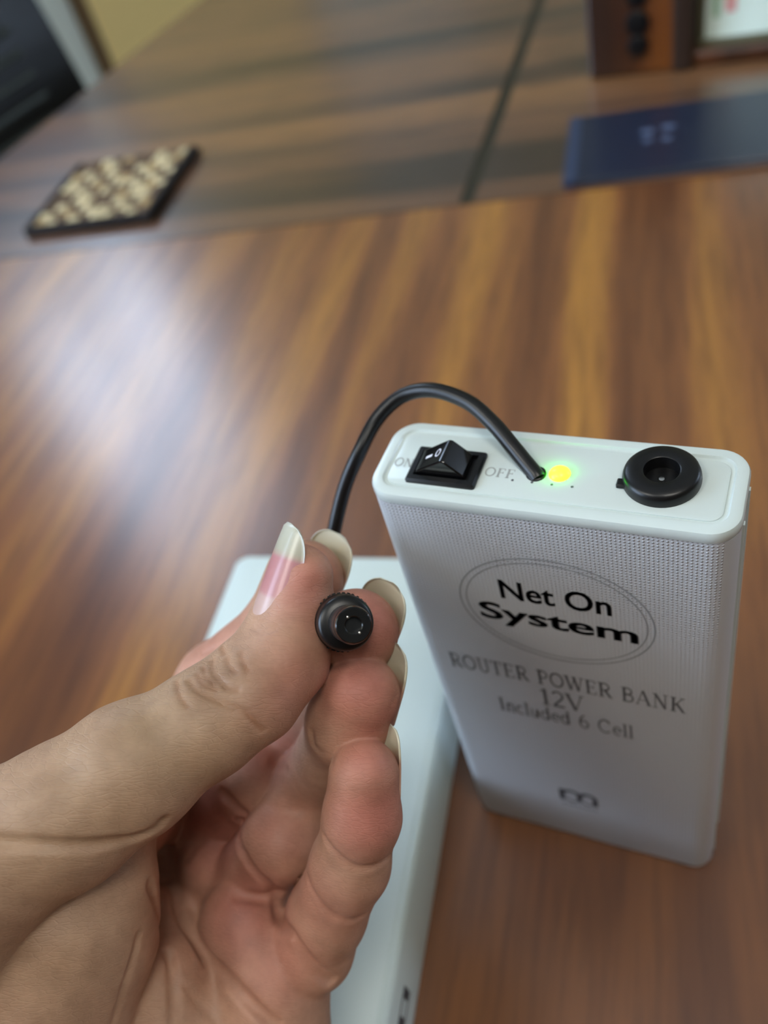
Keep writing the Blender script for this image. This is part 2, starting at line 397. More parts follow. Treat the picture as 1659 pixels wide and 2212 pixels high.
def rk_pt(s, y, h=.05):      # s along the left slope of the rocker
    a = np.array([9.0, 1.75]); b = np.array([13.3, 4.35]); d_ = (b - a) / np.linalg.norm(b - a); n_ = np.array([-d_[1], d_[0]])
    p = a + d_ * s + n_ * h; return (p[0], y, ZT + p[1])
mk = [rk_pt(.7, 7.35), rk_pt(2.3, 7.35), rk_pt(2.3, 8.0), rk_pt(.7, 8.0)]
ring = []; nn = 20
for i in range(nn):
    a = 2 * math.pi * i / nn
    ring += [rk_pt(3.75 + .62 * math.cos(a), 7.7 + 1.0 * math.sin(a)), rk_pt(3.75 + .36 * math.cos(a), 7.7 + .7 * math.sin(a))]
part('switch_mark', join((mk, [(0, 1, 2, 3)]), (ring, [(2 * i, (2 * i + 2) % (2 * nn), (2 * i + 3) % (2 * nn), 2 * i + 1) for i in range(nn)])), m_printw, rocker, False)
# socket
sx, sy = 49.3, 10.3
part('power_socket', lathe([(6.15, 0), (6.2, .5), (6.1, 1.3), (5.9, 1.9), (5.4, 2.3), (3.1, 2.45), (2.85, 2.3), (2.75, 1.6), (2.75, -4), (.2, -4.1)], (sx, sy, ZT), (0, 0, 1), 48), m_rubber, pb, auto=50)
part('socket_pin', lathe([(.62, -4), (.62, 0), (.45, .25), (.1, .3)], (sx, sy, ZT), (0, 0, 1), 16), m_metal, pb)
part('socket_tab', box(42.6, 44.6, 7.3, 9.0, ZT - .05, ZT + .9, .2), m_rubber, pb)
# lamp and the four dots
m_led = mat('lit_green_lamp', (120, 255, 60), .3, emis=(70, 255, 10), es=26)
m_ledhot = mat('lit_lamp_core', (255, 255, 160), .3, emis=(255, 240, 90), es=16)
part('indicator_lamp', lathe([(1.85, 0), (1.8, .3), (1.5, .7), (1.0, 1.0), (.5, 1.2), (.1, 1.25)], (32.9, 9.2, ZT - .1), (0, 0, 1), 24), m_led, pb)
for i in range(4):
    part('pinhole', lathe([(.24, 0), (.24, .03)], (25.4 + 3.4 * i, 6.6, ZT), (0, 0, 1), 10), m_printm, pb)
part('cable_gland', lathe([(1.75, 0), (1.7, .25), (1.5, .4), (1.3, .4)], (29.0, 8.6, ZT - .05), (0, 0, 1), 24), m_rubber, pb)

# lettering ------------------------------------------------------
def font_mesh(txt, offset=0.0):
    cu = bpy.data.curves.new('lettering_curve', 'FONT'); cu.body = txt; cu.size = 1; cu.offset = offset; cu.resolution_u = 4
    ob = bpy.data.objects.new('lettering_curve', cu); scene.collection.objects.link(ob)
    dg = bpy.context.evaluated_depsgraph_get(); me = bpy.data.meshes.new_from_object(ob.evaluated_get(dg))
    V = [tuple(v.co) for v in me.vertices]; Fa = [tuple(p.vertices) for p in me.polygons]
    bpy.data.objects.remove(ob); bpy.data.curves.remove(cu); bpy.data.meshes.remove(me)
    return V, Fa
def bold_plus(vf, dx):
    return join(vf, ([(x + dx, y, z) for x, y, z in vf[0]], vf[1]))
def fit(vf, x0, x1, y0, y1):
    X = [v[0] for v in vf[0]]; Y = [v[1] for v in vf[0]]; a, b, c, d_ = min(X), max(X), min(Y), max(Y)
    return [(x0 + (x - a) / (b - a) * (x1 - x0), y0 + (y - c) / (d_ - c) * (y1 - y0), 0) for x, y, z in vf[0]], vf[1]
def on_front(vf): return [(x, -.06, y) for x, y, z in vf[0]], vf[1]
def on_top(vf): return [(x, y, ZT + .03) for x, y, z in vf[0]], vf[1]
TH, TN = .15, .055
def arc(cx, cy, rx, ry, a0, a1, n=14): return [(cx + rx * math.cos(math.radians(a0 + (a1 - a0) * i / n)), cy + ry * math.sin(math.radians(a0 + (a1 - a0) * i / n))) for i in range(n + 1)]
def serif(x, y, w=.3): return ([(x - w / 2, y), (x + w / 2, y)], TN)
# glyph: (advance, strokes) ; stroke: (polyline, width)
G = {
 'R': (.82, [([(.2, 0), (.2, 1)], TH), ([(.2, .97), (.42, .97)] + arc(.42, .73, .2, .24, 90, -90) + [(.2, .49)], .09), ([(.4, .49), (.68, .03)], TH), serif(.2, .02), serif(.17, .98, .26), serif(.72, .02, .2)]),
 'O': (.86, [(arc(.42, .5, .34, .47, 0, 360, 28), .12)]),
 'U': (.84, [([(.2, 1), (.2, .3)] + arc(.42, .3, .22, .28, 180, 360) + [(.64, 1)], .11), serif(.2, .98), serif(.64, .98, .26)]),
 'T': (.74, [([(.36, 0), (.36, 1)], TH), ([(.06, .97), (.66, .97)], TN), ([(.07, .97), (.07, .76)], TN), ([(.65, .97), (.65, .76)], TN), serif(.36, .02)]),
 'E': (.72, [([(.2, 0), (.2, 1)], TH), ([(.08, .97), (.6, .97)], TN), ([(.08, .03), (.63, .03)], TN), ([(.2, .52), (.5, .52)], TN), ([(.6, .97), (.6, .78)], TN), ([(.63, .03), (.63, .24)], TN), ([(.5, .42), (.5, .62)], TN)]),
 'P': (.74, [([(.2, 0), (.2, 1)], TH), ([(.2, .97), (.4, .97)] + arc(.4, .72, .22, .25, 90, -90) + [(.2, .47)], .09), serif(.2, .02), serif(.17, .98, .26)]),
 'W': (1.1, [([(.12, 1), (.34, .02)], TH), ([(.34, .02), (.56, .9)], TN), ([(.54, 1), (.76, .02)], TH), ([(.76, .02), (.98, 1)], TN), serif(.12, .98, .26), serif(.54, .98, .22), serif(.97, .98, .22)]),
 'B': (.78, [([(.2, 0), (.2, 1)], TH), ([(.2, .97), (.4, .97)] + arc(.4, .75, .19, .22, 90, -90) + [(.2, .53)], .09), ([(.2, .53), (.42, .53)] + arc(.42, .28, .23, .25, 90, -90) + [(.1, .03)], .1), serif(.17, .98, .26)]),
 'A': (.86, [([(.1, .02), (.4, 1)], TN), ([(.4, 1), (.72, .02)], TH), ([(.2, .33), (.6, .33)], TN), serif(.1, .02, .22), serif(.72, .02, .28)]),
 'N': (.9, [([(.18, 0), (.18, 1)], TN), ([(.18, .98), (.7, .02)], TH), ([(.7, 0), (.7, 1)], TN), serif(.18, .02, .24), serif(.15, .98, .22), serif(.7, .98, .24)]),
 'K': (.88, [([(.2, 0), (.2, 1)], TH), ([(.22, .4), (.66, .97)], TN), ([(.36, .58), (.72, .03)], TH), serif(.2, .02), serif(.2, .98), serif(.66, .98, .24), serif(.74, .02, .22)]),
 '1': (.55, [([(.3, 0), (.3, 1)], TH), ([(.1, .82), (.3, .97)], TN), serif(.3, .02, .36)]),
 '2': (.66, [(arc(.32, .72, .22, .25, 160, -35) + [(.1, .06)], .1), ([(.08, .06), (.58, .06)], .12)]),
 'V': (.86, [([(.1, 1), (.42, .02)], TH), ([(.42, .02), (.72, 1)], TN), serif(.1, .98, .26), serif(.72, .98, .22)]),
 'I': (.4, [([(.2, 0), (.2, 1)], TH), serif(.2, .02), serif(.2, .98)]),
 'F': (.7, [([(.2, 0), (.2, 1)], TH), ([(.08, .97), (.6, .97)], TN), ([(.2, .52), (.5, .52)], TN), ([(.6, .97), (.6, .78)], TN), ([(.5, .42), (.5, .62)], TN), serif(.2, .02)]),
 'n': (.62, [([(.16, 0), (.16, .64)], .12), (arc(.32, .44, .16, .2, 170, 0) + [(.48, 0)], .11), serif(.16, .02, .24), serif(.48, .02, .24)]),
 'c': (.5, [(arc(.28, .33, .2, .31, 50, 310), .1)]),
 'l': (.32, [([(.16, 0), (.16, 1)], .12), serif(.16, .02, .24), serif(.12, .98, .16)]),
 'u': (.62, [([(.14, .64), (.14, .2)] + arc(.29, .2, .15, .18, 180, 350) + [(.46, .64)], .1), ([(.46, .64), (.46, 0)], .12)]),
 'd': (.6, [(arc(.26, .32, .19, .31, 0, 360, 20), .1), ([(.46, 0), (.46, 1)], .12), serif(.42, .98, .16)]),
 'e': (.54, [([(.1, .36), (.46, .36)] + arc(.28, .33, .2, .31, 8, 310), .09)]),
 '6': (.64, [(arc(.32, .3, .22, .28, 0, 360, 22), .1), (arc(.46, .4, .36, .58, 100, 185), .1)]),
 'C': (.8, [(arc(.42, .5, .33, .47, 45, 315, 22), .11), ([(.66, .95), (.66, .7)], TN)]),
 ' ': (.42, []),
}
def stroke(pl, w):
    V, Fa = [], []; P = [np.array(p, float) for p in pl]; n = len(P)
    for i, p in enumerate(P):
        t = P[min(i + 1, n - 1)] - P[max(i - 1, 0)]; L = np.linalg.norm(t)
        if L < 1e-6: t = np.array([1., 0]); L = 1
        t /= L; nn_ = np.array([-t[1], t[0]]) * w / 2
        V += [(p[0] + nn_[0], p[1] + nn_[1], 0), (p[0] - nn_[0], p[1] - nn_[1], 0)]
    for i in range(n - 1): Fa.append((2 * i, 2 * i + 1, 2 * i + 3, 2 * i + 2))
    return V, Fa
def serif_text(s):
    x = 0; out = []
    for ch in s:
        adv, st = G[ch]
        for pl, w in st: out.append(stroke([(a + x, b) for a, b in pl], w))
        x += adv
    return join(*out)
part('lettering', on_front(fit(bold_plus(font_mesh('Net On', .012), .02), 21.8, 42.4, 106.3, 112.1)), m_printd, pb, False, label='dark grey words Net On')
part('lettering', on_front(fit(bold_plus(font_mesh('System', .016), .02), 16.7, 46.9, 97.2, 104.3)), m_printd, pb, False, label='dark grey word System')
part('lettering', on_front(fit(serif_text('ROUTER POWER BANK'), 6.6, 55.4, 77.4, 83.1)), m_printm, pb, False, label='grey serif words ROUTER POWER BANK')
part('lettering', on_front(fit(serif_text('12V'), 25.8, 35.2, 69.2, 75.9)), m_printm, pb, False, label='grey serif 12V')
part('lettering', on_front(fit(serif_text('Included 6 Cell'), 15.6, 45.0, 62.3, 68.2)), m_printm, pb, False, label='grey serif words Included 6 Cell')
def ellipse_ring(cx, cy, a, b, w, n=64):
    V = []; 
    for i in range(n):
        t = 2 * math.pi * i / n; V += [(cx + a * math.cos(t), cy + b * math.sin(t), 0), (cx + (a - w) * math.cos(t), cy + (b - w) * math.sin(t), 0)]
    return V, [(2 * i, (2 * i + 2) % (2 * n), (2 * i + 3) % (2 * n), 2 * i + 1) for i in range(n)]
m_ringp = mat('faint_grey_print', (138, 142, 146), .6)
part('oval_outline', on_front(ellipse_ring(31.6, 104.0, 18.4, 15.8, .3)), m_ringp, pb, False)
part('oval_outline', on_front(ellipse_ring(31.6, 104.0, 17.1, 14.5, .25)), m_ringp, pb, False)
logo = join(stroke([(26.4, 22.6), (26.4, 28.4)], 1.3), stroke([(26.6, 27.9)] + arc(28.9, 26.4, 1.9, 1.9, 150, 0) + [(30.8, 23.2)], 1.2), stroke([(30.9, 26.6)] + arc(33.0, 26.4, 1.7, 1.9, 170, 0) + [(34.7, 22.6)], 1.2),
            stroke([(26.8, 24.2), (28.9, 22.3), (31.0, 24.2)], .6), stroke([(30.9, 24.2), (32.8, 22.3), (34.6, 24.2)], .6))
part('emblem', on_front(logo), m_printd, pb, False)
part('emblem_caption', on_front(join(*[stroke([(26.2 + i * 1.15, 20.3), (26.2 + i * 1.15 + .75, 20.3)], .9) for i in range(8)])), m_ringp, pb, False)
part('lettering', on_top(fit(serif_text('ON'), 2.95, 6.5, 6.9, 9.1)), m_printl, pb, False, label='pale grey ON')
part('lettering', on_top(fit(serif_text('OFF'), 20.1, 25.3, 6.9, 9.1)), m_printl, pb, False, label='pale grey OFF')

# ------------------------------------------------------------------ cable with barrel plug
PT = cam2world(px(764, 1350.5, 127)); PB = cam2world(px(748, 1346, 136.5)); ax = (PB - PT) / np.linalg.norm(PB - PT)
L0 = np.linalg.norm(PB - PT)
cbl = thing('power_cable', 'black cable looping from the power bank top to a barrel plug between the fingers', 'cable', tuple(cam2world(px(745, 1346, 140))))
plug = part('plug_grip', lathe([(3.1, L0 - .3), (3.9, L0), (4.25, L0 + .25), (4.45, L0 + 1.0), (4.5, L0 + 3.8), (4.62, L0 + 4.0), (4.62, L0 + 8.5), (4.4, L0 + 9.5), (3.6, L0 + 11.5), (2.4, L0 + 15), (1.6, L0 + 18)], PT, ax, 48), m_rubber, cbl, auto=40)
u_, v_, w_ = basis(ax)
def knurl(a, t0, t1):
    c = u_ * math.cos(a) + v_ * math.sin(a); s_ = -u_ * math.sin(a) + v_ * math.cos(a); V = []
    for t in (t0, t1):
        for hh in (4.5, 4.82):
            for q in (-.17, .17): V.append(tuple(PT + ax * (L0 + t) + c * hh + s_ * q))
    return V, [(0, 1, 3, 2), (4, 6, 7, 5), (0, 4, 5, 1), (2, 3, 7, 6), (0, 2, 6, 4), (1, 5, 7, 3)]
kn = []
for i in range(36):
    a = 2 * math.pi * i / 36
    kn.append(knurl(a, 4.4 if i % 2 else 4.9, 5.2 if i % 2 else 5.8)); kn.append(knurl(a + .08, 6.3 if i % 2 else 6.8, 7.2 if i % 2 else 7.8))
o = part('knurling', join(*kn), m_rubber, plug, False); o['kind'] = 'stuff'
m_sleeve = mat('dark_metal_sleeve', (40, 42, 44), .3, metal=.6)
barrel = part('barrel', lathe([(2.75, L0 + .3), (2.75, .5), (2.68, .15), (2.5, 0), (1.35, 0.02), (1.2, .15), (1.2, 7), (.05, 7.05)], PT, ax, 48), m_blackgloss, cbl, auto=35)
part('barrel_sleeve', lathe([(2.62, L0 + .2), (2.85, L0 - .2), (2.87, 1.4), (2.8, 1.2), (2.7, 1.2)], PT, ax, 48), m_sleeve, cbl, auto=40)
for sg in (-1, 1):
    dd = (cam2world(px(764 + sg * -13 * 1.0, 1350.5 - 17 * 1.0 * -sg * -1, 127)) - PT)
    c = PT + dd * 1.0
    part('contact', lathe([(.22, -.05), (.18, .02), (.05, .05)], c - ax * .02, -ax, 12), m_metal, barrel)
arcp = [cam2world(px(*p)) for p in [(722, 1345, 156), (712, 1352, 168), (704, 1300, 176), (712, 1210, 177), (722, 1145, 173), (745, 1052, 170), (775, 980, 167), (815, 905, 167), (870, 855, 165), (935, 843, 161), (1010, 868, 157), (1065, 915, 154), (1105, 962, 151.5), (1136, 1000, 149.8), (1156, 1024, 148.6), (1162, 1034, 148.3)]]
arcp[0] = PT + ax * (L0 + 17.5)
part('cord', tube(catmull(arcp, 8), 1.42, 16), m_rubber, cbl)

# ------------------------------------------------------------------ hand (signed-distance body -> one continuous surface)
def R_px(r, z): return r * z / F
class Field:
    """union of smooth groups; every primitive is a round cone between two points (camera space, mm)"""
    def __init__(s): s.prims = []; s.creases = []
    def cone(s, g, a, ra, b, rb, k): s.prims.append((g, np.array(a, float), float(ra), np.array(b, float), float(rb), k))
    def chain(s, g, pts, k):
        for p, q in zip(pts[:-1], pts[1:]): s.cone(g, p[0], p[1], q[0], q[1], k)
    def ball(s, g, p, r, k): s.cone(g, p, r, np.array(p) + np.array([.01, 0, 0]), r, k)
    @staticmethod
    def dist(p, a, ra, b, rb):
        ab = b - a; t = np.clip(((p - a) @ ab) / (ab @ ab), 0, 1)
        d = p - a - t[:, None] * ab
        return np.sqrt((d * d).sum(1)) - (ra + (rb - ra) * t)
    @staticmethod
    def smin(a, b, k):
        h = np.maximum(k - np.abs(a - b), 0) / k
        return np.minimum(a, b) - h * h * k * .25
    def evaluate(s, p, bid=None, masks=None, creases=True):
        gs = sorted({q[0] for q in s.prims}); out = {g: np.full(len(p), 50., np.float64) for g in gs}
        for i, (g, a, ra, b, rb, k) in enumerate(s.prims):
            if masks is None: idx = slice(None); pp = p
            else:
                idx = np.nonzero(masks[i][bid])[0]
                if not len(idx): continue
                pp = p[idx]
            d = s.dist(pp, a, ra, b, rb); out[g][idx] = s.smin(out[g][idx], d, k)
        palm = out['palm']; res = palm.copy()
        for g in gs:
            if g == 'palm': continue
            res = s.smin(res, s.smin(palm, out[g], 1.6), GROUP_K.get(g, .5)) if g not in HARD else s.smin(res, out[g], .5)
        if creases and s.creases:
            for j, (P, dep, w) in enumerate(s.creases):
                lo, hi = P.min(0) - 3.2 * w, P.max(0) + 3.2 * w
                idx = np.nonzero(((p > lo) & (p < hi)).all(1) & (np.abs(res) < 4))[0]
                if not len(idx): continue
                q = p[idx]; best = np.full(len(idx), 1e9)
                for a, b in zip(P[:-1], P[1:]):
                    ab = b - a; t = np.clip(((q - a) @ ab) / max(ab @ ab, 1e-9), 0, 1); d = q - a - t[:, None] * ab
                    best = np.minimum(best, (d * d).sum(1))
                # fade the crease out at its two ends
                res[idx] += dep * np.exp(-best / (w * w))
        return res
    def trace(s, x, y, z0=100, z1=215):
        d = np.array([(x - 829.5) / F, (y - 1106.) / F, 1.]); L = np.linalg.norm(d)
        z = z0
        for _ in range(90):
            v = s.evaluate((d * z)[None, :], creases=False)[0]
            if v < .02 or z > z1: break
            z += v / L * .9
        return d * z
GROUP_K = {}
HARD = set()
H = Field()
def cp(x, y, z, r): return (px(x, y, z), r)
# thumb: two chains side by side in depth make the flattened section
_bt = np.array([-.52, -.21, .82]); _bt /= np.linalg.norm(_bt)     # sideways direction across the thumbnail
for sgn in (-1, 1):
    o_ = _bt * (2.3 if sgn < 0 else 1.6) * sgn
    H.chain('thumb', [(px(650, 1237, 146) + o_ * .8, 4.5), (px(627, 1318, 146.5) + o_, 5.1), (px(602, 1418, 144.5) + o_, 6.7), (px(537, 1492, 142) + o_, 7.2), (px(446, 1560, 140) + o_ * .6, 7.8)], 2.2)
H.chain('thumb', [cp(446, 1560, 140, 8.1), cp(285, 1662, 138, 10.2), cp(140, 1762, 137, 11.0), cp(-30, 1850, 136, 12.2), cp(-160, 2050, 142, 15)], 3)
H.ball('thumb', px(640, 1405, 144), 4.6, 3)
H.ball('thumb', px(668, 1300, 146.5), 3.5, 3)
# index
H.chain('index', [cp(657, 1252, 160, 7.3), cp(612, 1360, 168, 7.6), cp(470, 1472, 181, 7.9), cp(335, 1680, 188, 9.5)], 2.5)
# middle
H.chain('middle', [cp(769, 1364, 150, 7.35), cp(722, 1470, 160, 7.2), cp(640, 1590, 178, 7.8)], 2.5)
H.chain('middle', [cp(640, 1590, 178, 7.8), cp(552, 1690, 171, 7.3), cp(440, 1790, 186, 8.6)], 2.5)
# ring
H.chain('ring', [cp(778, 1502, 146, 6.75), cp(752, 1560, 149, 6.9), cp(722, 1625, 158, 6.5), cp(664, 1700, 168, 6.9), cp(606, 1818, 164, 7.3), cp(520, 1930, 176, 8.5)], 2.2)
# little
H.chain('little', [cp(786, 1672, 142, 5.75), cp(782, 1765, 144, 6.15), cp(756, 1868, 150, 6.6), cp(706, 1975, 157, 6.9), cp(674, 2048, 161, 7.4), cp(610, 2092, 170, 8.2)], 2.2)
# palm
def wr(x, y, z): return np.array([x, y, z], float)
WR = [wr(-80, 118, 168), wr(-70, 124, 167), wr(-58, 130, 165), wr(-46, 134, 161)]
H.chain('palm', [(px(335, 1690, 189), 9.5), (px(60, 2120, 184), 10), (WR[0], 13)], 6)
H.chain('palm', [(px(435, 1810, 187), 9.4), (px(200, 2200, 181), 10.5), (WR[1], 14)], 6)
H.chain('palm', [(px(515, 1950, 178), 9.3), (px(350, 2300, 173), 11), (WR[2], 14)], 6)
H.chain('palm', [(px(604, 2090, 166), 8.6), (px(575, 2250, 163), 10.4), (px(470, 2480, 162), 12), (WR[3], 13)], 6)
# thenar, pads of the palm
H.chain('palm', [(px(150, 1975, 148), 13.6), (px(40, 2200, 150), 15.5), (px(-120, 2430, 154), 16.5), (WR[0] + wr(4, 0, -6), 13)], 3)
H.chain('palm', [(px(222, 1900, 148), 8.8), (px(205, 2030, 149), 9.5), (px(140, 2180, 151), 12)], 3)
H.chain('palm', [(px(318, 1990, 170), 6.0), (px(290, 2200, 166), 8)], 4)
H.ball('palm', px(525, 1990, 165.5), 8.0, 4)
H.ball('palm', px(588, 2115, 162), 9.2, 5)
H.ball('palm', px(470, 1870, 176), 7.0, 4)
H.chain('palm', [(px(352, 2010, 170), 6.5), (px(345, 2130, 160), 8), (px(390, 2300, 160), 11)], 3)
H.chain('palm', [(px(440, 2210, 162), 8), (px(500, 2330, 160), 11)], 3)
# web of skin between thumb and index
H.chain('palm', [(px(150, 1800, 147), 9.5), (px(250, 1765, 168), 8.5), (px(330, 1720, 186), 8.5)], 6)
H.chain('palm', [(px(240, 1735, 150), 7), (px(300, 1700, 168), 6), (px(350, 1680, 185), 7)], 6)
H.chain('palm', [(px(40, 1950, 152), 12), (px(120, 1960, 180), 11)], 6)
H.chain('palm', [(px(-40, 2200, 155), 13), (px(20, 2200, 178), 11)], 6)
# wrist and forearm
E1 = wr(-168, 186, 112)
H.chain('palm', [(WR[0], 14), (E1 + wr(-6, -10, 0), 18)], 10)
H.chain('palm', [(WR[2], 14), (E1 + wr(6, 10, 0), 18)], 10)
H.chain('palm', [(WR[3] + wr(-6, 0, 0), 13), (E1 + wr(8, 12, 4), 17)], 10)

def crease(pts, dep, w, z0=100):
    P = [H.trace(x, y, z0) for x, y in pts]
    # smooth the polyline a little, drop jumps
    Q = [P[0]]
    for p in P[1:]:
        if np.linalg.norm(p - Q[-1]) < 22: Q.append(p)
        else:
            if len(Q) > 1: H.creases.append((np.array(catmull(Q, 4)), dep, w))
            Q = [p]
    if len(Q) > 1: H.creases.append((np.array(catmull(Q, 4)), dep, w))
# knuckle of the thumb
crease([(404, 1443), (408, 1469), (424, 1490), (456, 1506), (494, 1524), (531, 1543), (566, 1578)], .55, .5)
crease([(458, 1425), (458, 1447), (473, 1469), (491, 1483), (512, 1490)], .5, .5)
crease([(490, 1420), (494, 1437), (508, 1452)], .38, .45)
crease([(437, 1412), (452, 1404), (466, 1400)], .32, .45)
crease([(425, 1455), (438, 1478), (466, 1490)], .3, .42)
crease([(520, 1410), (524, 1430), (536, 1448)], .3, .42)
crease([(478, 1395), (484, 1412)], .35, .42); crease([(380, 1470), (386, 1500), (404, 1526)], .3, .45)
crease([(440, 1440), (444, 1462), (462, 1478)], .35, .4)
crease([(545, 1352), (560, 1366), (585, 1362), (600, 1352)], .22, .5)
# thumb base fold and palm lines
crease([(-40, 1816), (60, 1822), (140, 1827), (220, 1824), (290, 1812), (335, 1793), (352, 1776)], 2.0, .8)
crease([(326, 1912), (347, 1988), (363, 2059), (374, 2124), (376, 2215)], 1.8, .8)
crease([(356, 1760), (360, 1836), (374, 1923), (401, 1999), (450, 2070), (515, 2140), (591, 2215)], 2.6, .95)
crease([(300, 2020), (272, 2120), (245, 2212)], .7, .6)
crease([(370, 2100), (430, 2170), (480, 2215)], .35, .8)
crease([(515, 1936), (560, 1940), (597, 1932)], 1.6, .9)
crease([(405, 1850), (440, 1800), (480, 1770)], .5, 1.0)
# where the fingers leave the palm
crease([(455, 1686), (480, 1715), (503, 1738), (526, 1760)], 2.6, .8)
crease([(520, 1775), (513, 1820), (526, 1850), (545, 1880), (575, 1910), (600, 1930)], 2.6, .8)
crease([(600, 1935), (603, 1975), (622, 2010), (645, 2045), (678, 2090), (716, 2120)], 2.6, .9)
# finger joints
crease([(700, 1812), (728, 1848), (770, 1876), (819, 1869), (840, 1855)], .9, .8)
crease([(664, 1900), (680, 1935), (712, 1972), (756, 1989), (785, 1980)], .45, .8)
crease([(672, 1584), (682, 1618), (716, 1648)], .45, .8)
crease([(585, 1740), (612, 1756), (650, 1750)], .25, .9)
crease([(578, 1610), (592, 1645), (620, 1665)], .45, .8)
crease([(858, 1495), (850, 1520)], .2, .5)

def surface(field, lo, hi, h, B=8):
    """sparse surface nets"""
    lo = np.array(lo, float); nb = np.ceil((np.array(hi) - lo) / (h * B)).astype(int)
    g = np.stack(np.meshgrid(*[np.arange(n) for n in nb], indexing='ij'), -1).reshape(-1, 3)
    cen = lo + (g + .5) * h * B; half = h * B * math.sqrt(3) / 2
    pd = np.array([field.dist(cen, a, ra, b, rb) for (_, a, ra, b, rb, k) in field.prims])
    dmin = pd.min(0)
    keep = (dmin < half + 3.0)
    g, cen, pd, dmin = g[keep], cen[keep], pd[:, keep], dmin[keep]
    v = field.evaluate(cen, creases=False)
    keep = np.abs(v) < half + 2.2
    g, cen, pd, dmin = g[keep], cen[keep], pd[:, keep], dmin[keep]
    masks = pd < (np.maximum(dmin, -50) + 2 * half + 11)[None, :]
    nblk = len(g); c = np.arange(B + 1)
    off = np.stack(np.meshgrid(c, c, c, indexing='ij'), -1).reshape(-1, 3)
    N = (nb * B + 2).astype(np.int64)
    vkeys, vpos, vb = [], [], []; quads = []
    CH = 700
    for s0_ in range(0, nblk, CH):
        gb = g[s0_:s0_ + CH]; m = len(gb)
        idx = gb[:, None, :] * B + off[None]
        p = (lo + idx * h).reshape(-1, 3)
        val = field.evaluate(p, np.repeat(np.arange(s0_, s0_ + m), len(off)), masks).reshape(m, B + 1, B + 1, B + 1)
        sg = val < 0
        cs = np.zeros((m, B, B, B), np.int8)
        for a in (0, 1):
            for b in (0, 1):
                for d in (0, 1): cs += sg[:, a:B + a, b:B + b, d:B + d]
        act = np.nonzero((cs > 0) & (cs < 8))
        # vertex = mean of the edge crossings
        acc = np.zeros((len(act[0]), 3)); cnt = np.zeros(len(act[0]))
        for axis in range(3):
            for a in (0, 1):
                for b in (0, 1):
                    o0 = [0, 0, 0]; others = [q for q in range(3) if q != axis]; o0[others[0]] = a; o0[others[1]] = b
                    o1 = list(o0); o1[axis] = 1
                    v0 = val[act[0], act[1] + o0[0], act[2] + o0[1], act[3] + o0[2]]; v1 = val[act[0], act[1] + o1[0], act[2] + o1[1], act[3] + o1[2]]
                    cr = (v0 < 0) != (v1 < 0); t = np.where(cr, v0 / np.where(cr, v0 - v1, 1), 0)
                    q = np.tile(np.array(o0, float), (len(v0), 1)); q[:, axis] += t
                    acc[cr] += q[cr]; cnt += cr
        cell = gb[act[0]] * B + np.stack(act[1:], 1)
        vpos.append(lo + (cell + acc / cnt[:, None]) * h); vb.append(act[0] + s0_)
        vkeys.append((cell[:, 0] * N[1] + cell[:, 1]) * N[2] + cell[:, 2])
        for axis in range(3):
            A0 = sg[:, :B, :B, :B]; sl = [slice(0, B)] * 3; sl[axis] = slice(1, B + 1); A1 = sg[(slice(None),) + tuple(sl)]
            e = np.nonzero(A0 != A1); flip = A0[e]
            cc = gb[e[0]] * B + np.stack(e[1:], 1)
            o1, o2 = (axis + 1) % 3, (axis + 2) % 3
            ks = []
            for da, db in ((0, 0), (-1, 0), (-1, -1), (0, -1)):
                q = cc.copy(); q[:, o1] += da; q[:, o2] += db
                ks.append((q[:, 0] * N[1] + q[:, 1]) * N[2] + q[:, 2])
            ks = np.stack(ks, 1); ks[~flip] = ks[~flip][:, ::-1]
            quads.append(ks)
    keys = np.concatenate(vkeys); pos = np.concatenate(vpos); vb = np.concatenate(vb); quads = np.concatenate(quads)
    o = np.argsort(keys); keys, pos, vb = keys[o], pos[o], vb[o]
    qi = np.searchsorted(keys, quads); qi = np.clip(qi, 0, len(keys) - 1)
    ok = (keys[qi] == quads).all(1); qi = qi[ok]
    # pull the vertices onto the surface
    for _ in range(2):
        e = .12; f0_ = field.evaluate(pos, vb, masks)
        gr = np.stack([field.evaluate(pos + np.eye(3)[i] * e, vb, masks) - f0_ for i in range(3)], 1) / e
        gl = np.maximum((gr * gr).sum(1), .25); pos = pos - gr * np.clip(f0_ / gl, -.4, .4)[:, None]
    return pos, qi, gr / np.sqrt(gl)[:, None]
HV, HQ, HG = surface(H, (-200, 0, 70), (22, 236, 204), .42)
def inv_faces(q): return q
hand_org = cam2world(px(430, 1800, 160))
hand = thing('person', 'bare left hand of a person holding the black plug between thumb and fingers', 'person', tuple(hand_org))
# skin colour: flushed pads, reddish shade painted into the palm hollow, tan back of the thumb, darker knuckle
def gauss(p, c, r): d = p - c; return np.exp(-(d * d).sum(1) / (r * r))
base = np.array(lin((190, 152, 126))[:3]); tan = np.array(lin((170, 142, 112))[:3]); red = np.array(lin((190, 112, 100))[:3]); kn_ = np.array(lin((122, 84, 58))[:3]); pale = np.array(lin((202, 166, 140))[:3])
def surf(x, y): return H.trace(x, y)
wr_ = np.zeros(len(HV))
for (x, y, z, r, a) in [(660, 1260, 138, 7, .75), (690, 1330, 138, 6, .5), (640, 1480, 134, 9, .55), (700, 1215, 150, 9, .7), (800, 1340, 145, 10, .75), (775, 1480, 140, 9, .8), (820, 1560, 142, 8, .7), (790, 1640, 137, 8, .7), (800, 1760, 139, 9, .8), (590, 1610, 168, 12, .6), (460, 1800, 168, 14, .75), (590, 1800, 158, 10, .5), (500, 1980, 155, 13, .85), (700, 1930, 150, 12, .45), (580, 2080, 152, 12, .6), (450, 1380, 172, 20, .4)]:
    wr_ = np.maximum(wr_, a * gauss(HV, px(x, y, z), r))
wt = np.zeros(len(HV))
